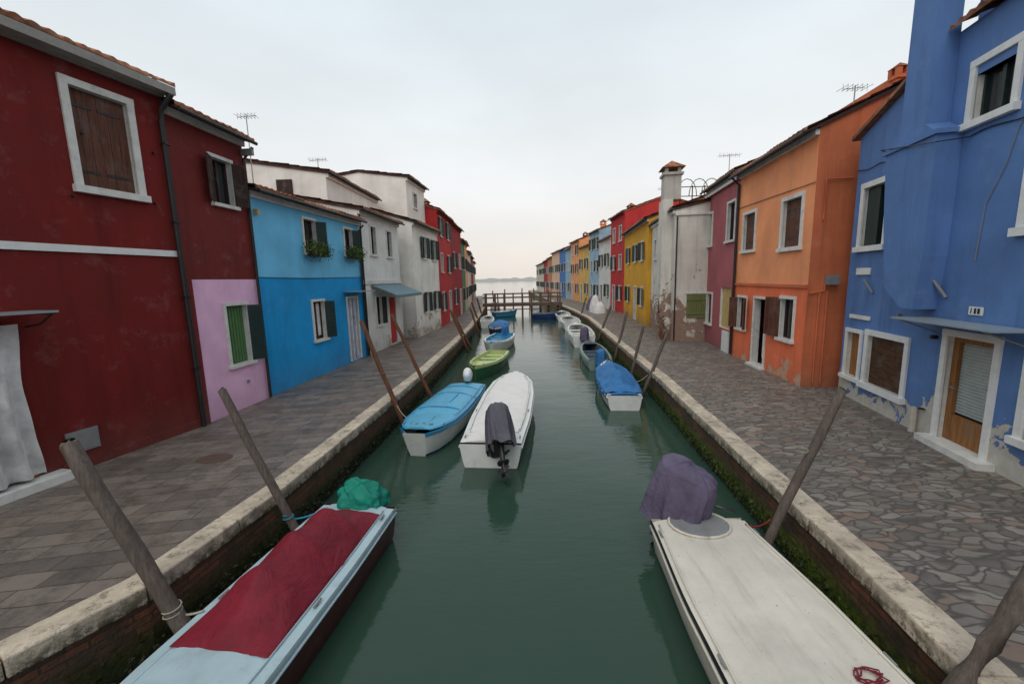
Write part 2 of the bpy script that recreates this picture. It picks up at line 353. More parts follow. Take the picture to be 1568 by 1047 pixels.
def quay(name,q,sgn):
    e=empty(name); v=[];f=[]; wv=[];wf=[]
    for i in range(len(q)-1):
        a=Vector((*q[i],0));b=Vector((*q[i+1],0)); L=(b-a).length; u=(b-a)/L; n=Vector((sgn,0,0)); n=(n-u*n.dot(u)).normalized()
        t=0
        while t<L-.01:
            l=min(random.uniform(.8,1.6) if a.y<40 else 6,L-t)
            if L-t-l<.4: l=L-t
            j=random.uniform(-.014,.014); g=.005; z1=.012+random.uniform(-.006,.008)
            o=len(v)
            for z in (-.17,z1):
                for (tt,d) in ((t+g,.03+j),(t+l-g,.03+j*.4),(t+l-g,-.27),(t+g,-.27)):
                    p=a+u*tt+n*d; v.append((p.x,p.y,z+random.uniform(-.003,.003)))
            f+= [tuple(x+o for x in q_) for q_ in BF]; t+=l
    mesh('coping_stones',v,f,COPE,parent=e,bevel=.018)
    for x,y in q: wv+= [(x-sgn*.01,y,-.15),(x-sgn*.01,y,-2)]
    for i in range(len(q)-1): wf.append((2*i,2*i+1,2*i+3,2*i+2))
    x,y=q[-1]; o=len(wv); wv+=[(x-sgn*40,y,-.15),(x-sgn*40,y,-2)]; wf.append((2*len(q)-2,2*len(q)-1,o+1,o))
    mesh('brick_wall',wv,wf,CWALL,parent=e)
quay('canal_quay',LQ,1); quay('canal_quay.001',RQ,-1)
def foliage(name,pts,n,r,size,mats,parent=None):
    v=[];f=[];fm=[]
    for i in range(n):
        c=Vector(random.choice(pts))+Vector((random.gauss(0,r[0]),random.gauss(0,r[1]),random.gauss(0,r[2])))
        a=Vector((random.uniform(-1,1),random.uniform(-1,1),random.uniform(-1,1))).normalized(); q=a.orthogonal().normalized(); w=a.cross(q)
        s_=size*random.uniform(.6,1.3); o=len(v); v+=[c-q*s_,c+w*s_*.5,c+q*s_,c-w*s_*.5]; f.append((o,o+1,o+2,o+3)); fm.append(random.randrange(len(mats)))
    return mesh(name,v,f,mats,fm,parent=parent,recalc=False)
A1=N('algae_green').fin((.05,.08,.01),.5); A2=N('algae_dark').fin((.018,.024,.007),.5); A3=N('algae_brown').fin((.03,.026,.012),.6)
for nm,q,sg,ms in (('seaweed_fringe',LQ,1,[A2,A3,A3]),('seaweed_fringe.001',RQ,-1,[A1,A2,A3])):  # left fringe takes darker weed colours, waterline shadow painted into them
    pts=[]
    for i in range(1,8):
        a,b=q[i],q[i+1]; n=int(abs(b[1]-a[1])*8)
        for j in range(n): f_=j/n; pts.append((a[0]+(b[0]-a[0])*f_+sg*.02,a[1]+(b[1]-a[1])*f_,-.64))
    foliage(nm,pts,4200,(.012,.08,.07),.026,ms)
# ---------------------------------------------------------------- LEFT houses
b=B('dark_red_house',(-7.0-.249*8,5.71-.969*8),(-6.34,8.28),6.45,7,[(0,6.45,RED)],rise=1.4,over=.30,soff=SOFF); O=8.0
b.box('white_band',WPAINT,0,O+2.58,.002,.03,3.38,3.49)
b.win(O+1.12,O+2.14,4.31,6.02,.11,'closed',shm=BRN)
b.win(O-1.2,O+.12,.12,2.35,.08,'dark',frame=None,door=True)
b.box('door_frame',DOORW,O-.02,O+.08,-.1,.03,.12,2.3)
b.box('door_step',WHITE,O-1.5,O+.35,.002,.30,0,.12); b.box('plinth',RED,O+.36,O+2.64,.002,.035,0,.16)
b.box('meter_hatch',GREYM,O+.45,O+.86,.002,.03,.28,.62); b.box('meter_hatch_door',GREYM,O+.48,O+.83,.031,.038,.31,.59)
b.box('canopy',CANOPY,O-1.6,O+.32,.05,.62,2.50,2.53); b.tube('canopy_bracket',PIPE,[(O+.25,.02,2.3),(O+.27,.3,2.34),(O+.27,.6,2.5)],.014); b.tube('canopy_bracket',PIPE,[(O+.26,.02,2.48),(O+.27,.62,2.49)],.012)
b.tube('downpipe',PIPE,[(O+2.6,.32,6.25),(O+2.55,.10,6.0),(O+2.55,.07,5.8),(O+2.57,.07,0.02)],.045)
for zz in (1.2,2.6,4,5.4): b.box('pipe_clips',PIPE,O+2.51,O+2.63,.01,.125,zz,zz+.03)
for a,z in ((O+1.05,4.22),(O+2.25,4.3),(O+1.3,5.2),(O+2.35,5.2)): b.box('shutter_holdback',PIPE,a,a+.03,.002,.06,z,z+.03)
vs=[];fs=[];nx,nz=60,28
for j in range(nz+1):
    for i in range(nx+1):
        f=i/nx; g=j/nz; s_=O-1.25+(1.40-.10*math.sin(g*3))*f; z=2.35-2.18*g
        d=.10+(.035+.05*g)*math.sin(f*30+2.2*math.sin(g*2.5))+.16*math.sin(g*2.9)*math.sin(f*3.1)+.05*noise.noise(Vector((f*5,g*4,0)))
        vs.append(b.W(s_,max(.045,d),z))
for j in range(nz):
    for i in range(nx): fs.append((j*(nx+1)+i,j*(nx+1)+i+1,(j+1)*(nx+1)+i+1,(j+1)*(nx+1)+i))
mesh('door_curtain',vs,fs,CURT,parent=b.e,smooth=True)
b.build()
b=B('red_and_pink_house',(-6.34,8.28),(-6.17,10.29),6.15,6.5,[(0,2.95,PINK),(2.95,6.15,RED2)],rise=1.3,over=.3)
b.win(.92,1.62,4.5,5.58,.07,'glass',sh='LR',shm=DBRN,ang=155)
b.win(.83,1.60,.98,2.44,.07,'blind',sh='R',shm=GRN,ang=150)
b.box('lower_pilaster',RED2,-.005,.10,.002,.03,0,2.95)
b.tube('downpipe',PIPE,[(1.97,.3,5.95),(1.96,.06,5.7),(1.97,.06,0.02)],.035)
b.box('wall_vent',GREYM,1.92,2.0,.03,.3,5.78,5.92); b.box('socket_box',GREYM,1.3,1.36,.002,.03,.55,.62)
b.build()
b=B('blue_house',(-6.17,10.29),(-5.61,15.98),5.05,6,[(0,3.0,BLU_L),(3.0,5.05,BLU_U)],rise=.55,over=.28)
b.win(2.1,2.85,3.65,4.75,.07,'glass',sh='R',shm=GRN,ang=150); b.win(4.5,5.2,3.72,4.75,.07,'glass',sh='R',shm=GRN,ang=150)
b.win(2.2,2.95,1.05,2.35,.07,'curtain',sh='R',shm=GRN,ang=140)
b.win(4.35,5.2,.05,2.35,.07,'stripes',door=True); b.box('canopy',CANOPY,4.2,5.5,.02,.6,2.50,2.53)
b.tube('cable',PIPE,[(0.1,.01,3.0),(2,.012,2.97),(4,.012,3.0),(5.65,.012,3.02)],.008,5)
b.tube('downpipe',PIPE,[(5.62,.25,4.9),(5.62,.06,4.7),(5.62,.06,.02)],.035)
b.box('wall_lamp',YBOARD,.14,.22,.002,.12,4.5,4.62)
b.build(); BH=b
b=B('white_house',(-5.61,15.98),(-5.28,20.3),5.5,5,[(0,5.5,WH2)],rise=.5,over=.28)
b.win(1.0,1.65,3.85,5.1,.08,'glass'); b.win(2.75,3.45,3.85,5.1,.08,'glass'); b.win(1.1,1.8,1.0,2.3,.08,'glass',sh='R',shm=GRN); b.win(2.6,3.5,.05,2.2,.06,'dark',door=True,frame=None)
b.box('string_course',WHITE,0,4.3,.002,.05,2.75,2.9)
b.prismx('awning',paint('blue_grey_awning',(.13,.22,.27)),[(.02,2.72),(1.05,2.30),(1.05,2.18),(1.02,2.18),(1.02,2.27),(.02,2.68)],.8,4.2)
b.box('red_door_curtain',RD,2.7,3.4,-.05,-.03,.1,2.1)
b.tube('downpipe',PIPE,[(.06,.06,5.3),(.06,.06,.02)],.035)
b.build()
b=B('tall_white_house',(-4.75,20.98),(-4.31,25.56),5.7,6,[(0,5.7,WH)],rise=.9,over=.3)
for a in (1.45,3.3):
    b.win(a,a+.8,3.95,5.2,.07,'glass',sh='LR',shm=GRN,ang=170); b.win(a,a+.8,1.1,2.3,.07,'glass',sh='LR',shm=GRN,ang=170)
b.build()
b=B('white_attic_house',(-5.25,22.4),(-4.95,25.5),8.1,5.0,[(0,8.1,WH)],rise=.35,over=.25)
b.win(1.0,1.7,6.7,7.6,.07,'dark'); b.build()
b=B('white_gabled_house',(-6.9,16.6),(-6.75,22.2),6.95,6.5,[(0,6.95,WH)],rise=.5,over=.2)
b.box('gable_window_shutter',DBRN,-.05,-.01,-1.9,-1.3,6.0,6.75); b.build()
def chimney(name,x,y,z0,z1,w,mat,pot=True):
    e=empty(name); h=w/2
    def bx(n,hw,a,c,m): mesh(n,[(x-hw,y-hw,a),(x+hw,y-hw,a),(x+hw,y+hw,a),(x-hw,y+hw,a),(x-hw*.95,y-hw*.95,c),(x+hw*.95,y-hw*.95,c),(x+hw*.95,y+hw*.95,c),(x-hw*.95,y+hw*.95,c)],BF,m,parent=e)
    bx('shaft',h,z0,z1,mat); bx('collar',h*1.25,z1,z1+.08,mat)
    for sx in (-1,1):
        for sy in (-1,1):
            q=h*.8; r=.05; mesh('cap_post',[(x+sx*q+a*r,y+sy*q+c*r,zz) for zz in (z1+.08,z1+.25) for a,c in ((-1,-1),(1,-1),(1,1),(-1,1))],BF,mat,parent=e)
    v=[(x-h*1.35,y-h*1.35,z1+.25),(x+h*1.35,y-h*1.35,z1+.25),(x+h*1.35,y+h*1.35,z1+.25),(x-h*1.35,y+h*1.35,z1+.25),(x,y,z1+.25+w*.55)]
    mesh('tiled_cap',v,[(0,1,2,3),(0,1,4),(1,2,4),(2,3,4),(3,0,4)],TILE,parent=e)
chimney('chimney',-8.2,13.0,5.2,6.2,.5,WH)
def auto(name,p0,p1,H,mat,sm,depth=6,st=None):
    b=B(name,p0,p1,H,depth,[(0,H,mat)],rise=1.0,over=.25,fine=False); n=max(1,int(b.L/2.0)); g=b.L/n
    for i in range(n):
        c=g*(i+.5)+random.uniform(-.15,.15)
        for z in ([1.0,3.7] if H<7 else [.9,3.3,5.5]):
            if z<2 and i==n//2: b.win(c-.45,c+.45,0.03,2.15,.07,fill=sm,door=True); continue
            if z>2 and random.random()<.3: b.win(c-.4,c+.4,z,z+1.25,.07,'closed',shm=sm,slat=False); continue
            b.win(c-.4,c+.4,z,z+1.25,.07,'glass',sh='LR',shm=sm,ang=168,slat=False)
    b.build(); return b
auto('bright_red_house',(-4.31,25.56),(-4.2,30.4),7.0,RD,GRN); auto('crimson_house',(-4.2,30.4),(-4.1,36),6.9,RD3,GRN)
for nm,a,c,h,m in (('green_house',(-4.1,36),(-4.25,40),6.2,GRNP),('orange_house',(-4.25,40),(-4.6,45.5),6.4,ORF),('white_house',(-4.6,45.5),(-4.95,51),5.8,WHF),('peach_house',(-4.95,51),(-5.3,57),6.2,PKO),('red_house',(-5.3,57),(-5.6,64),6,RD3),('cream_house',(-5.6,64),(-6.0,72),5.6,CRM)): auto(nm,a,c,h,m,GRN)
# ---------------------------------------------------------------- RIGHT houses
b=B('cobalt_blue_house',(7.63,9.52),(6.88,6.41),5.6,7,[(0,5.6,BL)],rise=0,over=.25,roof=False,L=16)
b.prism('upper_wall',BL,[(0,5.6),(16,5.6),(16,6.4),(2.2,6.4),(1.9,6.2),(0,5.62)],-.3,0)
b.prism('roof_edge',TILE,[(-.12,5.60),(2.2,6.33),(2.2,6.40),(-.12,5.68)],-6.5,.12)
b.box('upper_storey',BL,2.3,16,-6.5,-.35,6.4,9.0); b.tiles('roof_tiles',2.6,16,.18,6.42,-.36,6.62)
b.prism('chimney_breast',BL,[(2.45,2.15),(2.75,2.15),(2.85,3.0),(2.85,4.9),(2.55,5.1),(2.55,9.4),(1.98,9.4),(1.95,5.1),(1.6,4.9),(1.75,3.6),(1.95,2.5)],.002,.34)
b.box('chimney_ledge',BL,1.55,2.9,.003,.38,4.86,4.93)
b.win(.25,1.25,3.2,4.62,.11,'glass',frame=WPAINT,sh='',fmat=GRN); b.win(2.88,3.75,4.85,5.82,.10,'glass',frame=WPAINT,fmat=GRN); b.win(4.0,5.1,3.2,4.5,.11,'glass',frame=WPAINT)
b.box('inner_shutters',GRN,.38,.8,-.08,-.05,3.33,4.48)
b.win(.15,.80,.42,1.55,.08,DOORW,frame=WPAINT,sh=''); b.win(.90,2.25,.38,1.60,.11,'board',frame=WPAINT)
b.win(3.0,4.05,.10,1.86,.10,'glassdoor',frame=WPAINT,door=True,fmat=DOORW); b.win(4.4,5.4,.5,1.8,.1,'curtain',frame=WPAINT)
b.box('door_step',WHITE,2.95,4.2,.002,.22,0,.10)
b.box('canopy',CANOPY,2.6,4.6,.03,.55,1.99,2.015)
for a in (2.8,4.4): b.tube('canopy_bracket',GREYM,[(a,.01,1.78),(a,.5,1.98)],.012)
b.box('number_plate',WPAINT,3.42,3.66,.004,.02,2.12,2.24)
for i,(q,w) in enumerate(((3.46,.015),(3.52,.035),(3.58,.04))): b.box('number_digits',PIPE,q,q+w,.02,.024,2.14,2.22)
b.box('vent_tiles',WPAINT,.35,.85,.004,.03,2.72,2.86); b.box('vent_tiles',WPAINT,.25,1.0,.004,.03,1.78,1.86)
for q in (1.0,2.95): b.tube('flag_holder',GREYM,[(q,.02,2.35),(q-.15,.12,2.62)],.025)
cb=[(0,.02,4.95)]+[(.2*i,.02,4.90+.02*math.sin(i*2)) for i in range(1,8)]+[(1.55,.40,4.98),(2.95,.40,5.0)]+[(3.0+.2*i,.02,5.02+.03*math.sin(i)) for i in range(30)]
b.tube('cable',PIPE,[(a,d,z-.0) if a<2.7 else (a,d,z-.28) for a,d,z in cb],.009,5); b.tube('cable',GREYM,[(3.9,.01,4.8),(3.8,.012,4.6),(3.7,.012,4.2),(3.45,.012,3.7),(3.4,.012,2.9)],.006,5)
b.tube('drain_pipe',BL,[(2.62,.06,.45),(2.62,.06,0.0)],.05); b.tube('drain_hole',DARK,[(2.75,.03,.45),(2.75,.031,.46)],.05)
b.tube('wall_pipe',GREYM,[(1.9,.04,1.9),(1.9,.04,2.0)],.03); b.tube('bell_box',PIPE,[(2.85,.01,1.7),(2.85,.09,1.7)],.035)
b.build()
b=B('orange_house',(7.11,10.06),(7.70,14.43),6.05,6,[(0,2.48,ORL),(2.48,6.05,OR)],rise=1.35,sidemat=ORS,over=.3)
b.win(.4,1.5,3.35,4.75,.10,'closed',shm=BRN); b.win(3.0,4.0,3.45,4.75,.09,'closed',shm=BRN)
b.win(.45,1.25,1.0,2.2,.08,'glass',sh='R',shm=BRN,ang=160); b.leaf('shutters',BRN,1.3,1.1,2.15,.45,12,1); b.win(1.95,2.85,.06,2.12,.07,'dark',door=True); b.win(3.35,4.1,.95,2.1,.07,'glass',sh='LR',shm=BRN,ang=150)
b.box('string_course',ORS,0,4.42,.002,.045,2.42,2.5); b.tube('cable',PIPE,[(0,.02,4.85),(2,.02,4.9),(4.4,.02,4.95)],.01,5)
b.box('door_curtain',CURT,2.05,2.3,-.1,-.07,.3,2.0); b.box('door_step',WHITE,1.9,2.9,.002,.15,0,.06)
b.tube('downpipe',PIPE,[(4.38,.3,5.95),(4.38,.06,5.7),(4.38,.06,.05)],.045)
for q in (-.25,-.42): b.tube('gas_pipes',ORS,[(-.04,q,2.35),(-.04,q,.1)],.022)
b.tube('gas_pipes',ORS,[(-.04,-.2,4.0),(-.04,-.2,4.9),(-.04,-.75,4.9)],.018)
b.box('gas_meter',GREYM,-.20,-.03,-.58,-.34,2.5,2.72); b.tube('gas_pipes',ORS,[(-.05,-.02,2.3),(-.05,-.34,2.36),(-.05,-.34,2.5)],.02)
b.box('parapet',ORS,0.2,4.2,-4.2,-2.6,7.0,7.7)
b.build()
chimney('chimney.002',9.5,10.9,6.9,7.35,.24,ORS)
b=B('mauve_house',(7.70,14.43),(8.30,18.04),6.2,6,[(0,6.2,MAU)],rise=1.1,over=.25)
b.win(2.8,3.4,3.9,5.3,.08,'glass'); b.win(.25,1.15,3.9,5.35,.08,'glass'); b.win(2.4,3.2,.75,2.1,.08,'closed',shm=BRN); b.win(.35,1.5,.8,2.35,.03,YBOARD,frame=None); b.box('low_white_door',WPAINT,.3,1.0,.004,.05,0,.75)
b.box('cornice_white',WPAINT,0,3.65,.095,.14,5.9,6.0)
b.build()
OLIVE=paint('olive_gate',(.16,.17,.06))
b=B('old_grey_house',(6.90,17.88),(7.75,23.28),5.5,5,[(0,5.5,OLD)],rise=.5,over=.15,sidemat=OLD)
b.win(2.0,2.8,3.6,4.7,.08,'glass',sh='L',shm=GRN); b.win(3.9,4.6,3.6,4.7,.08,'glass'); b.win(2.6,3.4,.05,2.1,.06,'closed',door=True,shm=GRN)
b.box('chimney_breast',OLD,.5,1.35,.002,.42,.0,6.0); b.box('chimney_shaft',CHW,.55,1.28,-.32,.36,6.0,7.0); b.box('chimney_collar',CHW,.48,1.35,-.4,.43,7.0,7.1)
for aa in (.55,1.15):
    for dd in (-.3,.22): b.box('chimney_posts',CHW,aa,aa+.13,dd,dd+.13,7.1,7.3)
P=[b.W(a,d,z) for a,d,z in ((.42,-.46,7.3),(1.41,-.46,7.3),(1.41,.49,7.3),(.42,.49,7.3),(.91,.02,7.65))]
b.add('chimney_cap',TILE,P,[(0,1,2,3),(0,1,4),(1,2,4),(2,3,4),(3,0,4)])
for i in range(8): b.box('olive_gate',OLIVE,-.05,-.01,-1.35+.1*i,-1.26+.1*i,1.0,2.0)
b.box('gate_rail',OLIVE,-.07,-.05,-1.36,-.56,1.15,1.23); b.box('gate_rail',OLIVE,-.07,-.05,-1.36,-.56,1.75,1.83)
b.box('gate_frame',WHITE,-.04,-.005,-1.5,-.5,2.02,2.12)
b.tube('downpipe',PIPE,[(-.04,-.08,5.2),(-.04,-.08,.05)],.03)
b.box('side_ledge',WHITE,-.06,-.002,-1.6,0.0,5.25,5.35)
b.build()
LF=[N('leaf_green').fin((.05,.12,.02),.6),N('leaf_dark').fin((.02,.06,.012),.6),N('leaf_yellowish').fin((.16,.17,.03),.6)]
DRY=[N('dry_leaf_red').fin((.16,.045,.02),.8),N('dry_leaf_brown').fin((.10,.06,.03),.8)]
foliage('dry_climbing_plant',[(6.62+.01*i,18.2+.1*i,.2+.25*i) for i in range(7)],500,(.1,.12,.16),.045,DRY)
def flowerbox(s0,s1,z):
    e=empty('window_flower_box'); W=BH.W
    P=[W(*p) for p in ((s0,.08,z),(s1,.08,z),(s1,.26,z),(s0,.26,z),(s0-.01,.07,z+.15),(s1+.01,.07,z+.15),(s1+.01,.28,z+.15),(s0-.01,.28,z+.15))]
    mesh('trough',P,BF,DBRN,parent=e)
    foliage('plants',[W(s0+(s1-s0)*i/5,.24,z+.22-.06*(i%2)) for i in range(6)],1100,(.10,.10,.11),.035,LF,parent=e)
flowerbox(2.1,2.95,3.62); flowerbox(4.5,5.3,3.66)
b=B('ochre_house',(7.57,23.32),(8.64,32.1),5.9,6,[(0,5.9,YE)],rise=1.0,over=.3)
for a in (1.2,3.4,6.2): b.win(a,a+.85,3.65,4.85,.08,'glass',sh='LR',shm=GRN,ang=165,slat=False)
for a in (1.2,6.2): b.win(a,a+.85,1.0,2.2,.08,'glass',sh='LR',shm=GRN,ang=165,slat=False)
b.win(3.4,4.3,.03,2.2,.08,GRN,door=True); b.build()
auto('bright_red_house.001',(8.64,32.1),(8.65,36.5),7.6,RD,GRN)
for nm,a,c,h,m in (('grey_white_house',(8.65,36.5),(8.6,41),6.2,WHF),('pale_blue_house',(8.6,41),(8.4,45),7.3,CYN),('ochre_house.001',(8.4,45),(8.15,50),6.2,YEF),('orange_house.001',(8.15,50),(7.9,55),7.2,ORF),('pale_blue_house.001',(7.9,55),(7.7,59),6.6,CYN),('deep_blue_house',(7.7,59),(7.45,64),6.9,BLD),('orange_house.002',(7.45,64),(7.1,72),6.9,PKO),('orange_house.003',(7.1,72),(6.95,79),6.4,ORSF),('dark_red_house.001',(6.95,79),(6.8,86),6.2,RD3),('cream_house.001',(6.8,86),(6.5,105),6.0,CRM)): auto(nm,a,c,h,m,GRN if m is not ORF else BRN)
for i,(x,y,z) in enumerate(((9.6,34,8),(9.4,43,8),(9.2,52,7.8),(8.9,61,7.4),(8.3,75,7.2),(-5.4,28,7.6),(-5.4,33,7.5),(-5.6,43,7))): chimney('chimney.%03d'%(10+i),x,y,z-.8,z,.5,[ORSF,ORF,RD3][i%3])
def antenna(x,y,z0,z1,w=.5,name='tv_antenna'):
    e=empty(name); tubeo('mast',[(x,y,z0),(x,y,z1)],.018,GREYM,e,6); tubeo('boom',[(x-w,y,z1-.1),(x+w,y+.1,z1-.02)],.01,GREYM,e,5)
    for i in range(6): 
        q=-w+2*w*i/5; tubeo('element_%d'%i,[(x+q,y-.2,z1-.06),(x+q,y+.25,z1-.06)],.007,GREYM,e,4); tubeo('director_%d'%i,[(x+q,y,z1-.16),(x+q,y,z1+.05)],.006,GREYM,e,4)
antenna(-8.9,15.3,5.2,8.6,.3); antenna(-8.4,19.5,6.8,8.3,.35); antenna(10.1,13,6.8,8.1,.35); antenna(10.1,20,5.8,8.2,.45); antenna(8.6,24,5.8,7.6,.3)
e=empty('roof_terrace_frame')
for i in range(4):
    cx=8.0+.55*i
    tubeo('hoop_%d'%i,[(cx+.45*math.cos(t*math.pi/8),19.5,6.3+.75*math.sin(t*math.pi/8)) for t in range(9)],.02,GREYM,e,5)
    tubeo('post_%d'%i,[(7.7+.55*i,19.5,5.6),(7.7+.55*i,19.5,6.75)],.025,DBRN,e,5)
for z in (6.3,6.7): tubeo('rail_%d'%int(z*10),[(7.6,19.5,z),(9.6,19.5,z)],.02,DBRN,e,5)
# ---------------------------------------------------------------- poles
def polemat(nm,c):
    s=N(nm); a=s.noi(2.0,5,s.scl(s.pos,(20,20,1.0))); col=s.mix(s.rng(a,.3,.7),k(c,.65),k(c,1.3)); g=s.noi(5,4); col=s.mix(s.rng(g,.45,.65,0,.5),col,k(c,.55))
    z=s.sep()[2]; col=s.mix(s.rng(z,-.8,-.35,1,0),col,(.02,.022,.012)); return s.fin(col,.8,s.bump(a,.6,.01),.25)
PG=polemat('weathered_grey_pole_wood',(.135,.105,.088)); PB=polemat('brown_pole_wood',(.16,.07,.04))
def pole(bx,by,bz,tx,tz,r,m):
    b0=Vector((bx,by,bz)); t0=Vector((tx,by,tz)); d=t0-b0; e_=(bz+1.7)/(tz-bz); pts=[];rs=[]
    for i in range(13):
        f=-e_+(1+e_)*i/12; p=b0+d*f+Vector((math.sin(i*1.3+bx*9),math.cos(i*1.1+by*5),0))*r*.12
        pts.append(p); rs.append(r*(1.08-.14*i/12)*(1+.04*math.sin(i*2.1+by)))
    dn=d.normalized(); pts.append(t0+dn*.012); rs.append(r*.80)
    v,f=tube(pts,rs,16); o=mesh('mooring_pole',v,f,m,smooth=False)
    for p in o.data.polygons: p.use_smooth=len(p.vertices)==4
    return o
def sp_(bx,by,tx,tz,r,m,f): pole(bx*f,by*f,2.8-3.6*f,tx*f,2.8+(tz-2.8)*f,r,m)
for q in ((-3.71,4.08,-4.55,1.25,.070,PG,.861),(-3.44,5.94,-4.26,1.31,.052,PG,.861),(-3.25,11.37,-4.10,1.77,.055,PB,.861),(-2.85,13.57,-3.88,1.76,.052,PB,.88),(3.52,5.33,4.33,1.26,.052,PG,.861),(3.86,3.17,4.60,.80,.062,PG,.80),(-2.15,21.76,-2.99,1.05,.065,PB,1),(-2.69,23.65,-3.43,1.16,.065,PB,.88),(-2.07,26.87,-2.63,1.03,.065,PB,1),(4.45,13.55,5.09,.94,.052,PG,.89),(4.93,16.70,5.29,.80,.052,PG,.85),(5.27,20.67,5.73,1.06,.055,PG,.85),(5.80,27.02,6.42,.89,.065,PG,.85),(-2.3,31,-2.9,1.2,.07,PB,1),(-2.4,36,-2.9,1.3,.07,PB,1),(5.3,33,5.9,1.2,.07,PG,1),(-1.5,50,-1.6,1.2,.08,PB,1),(4.3,50,4.5,1.4,.08,PB,1),(2.6,58,2.5,1.2,.08,PB,1),(-2.4,58,-2.5,1.3,.08,PB,1),(3.6,66,3.6,1.3,.09,PB,1),(-1,70,-1,1.2,.1,PB,1),(2,75,2,1.2,.1,PB,1)): sp_(*q)
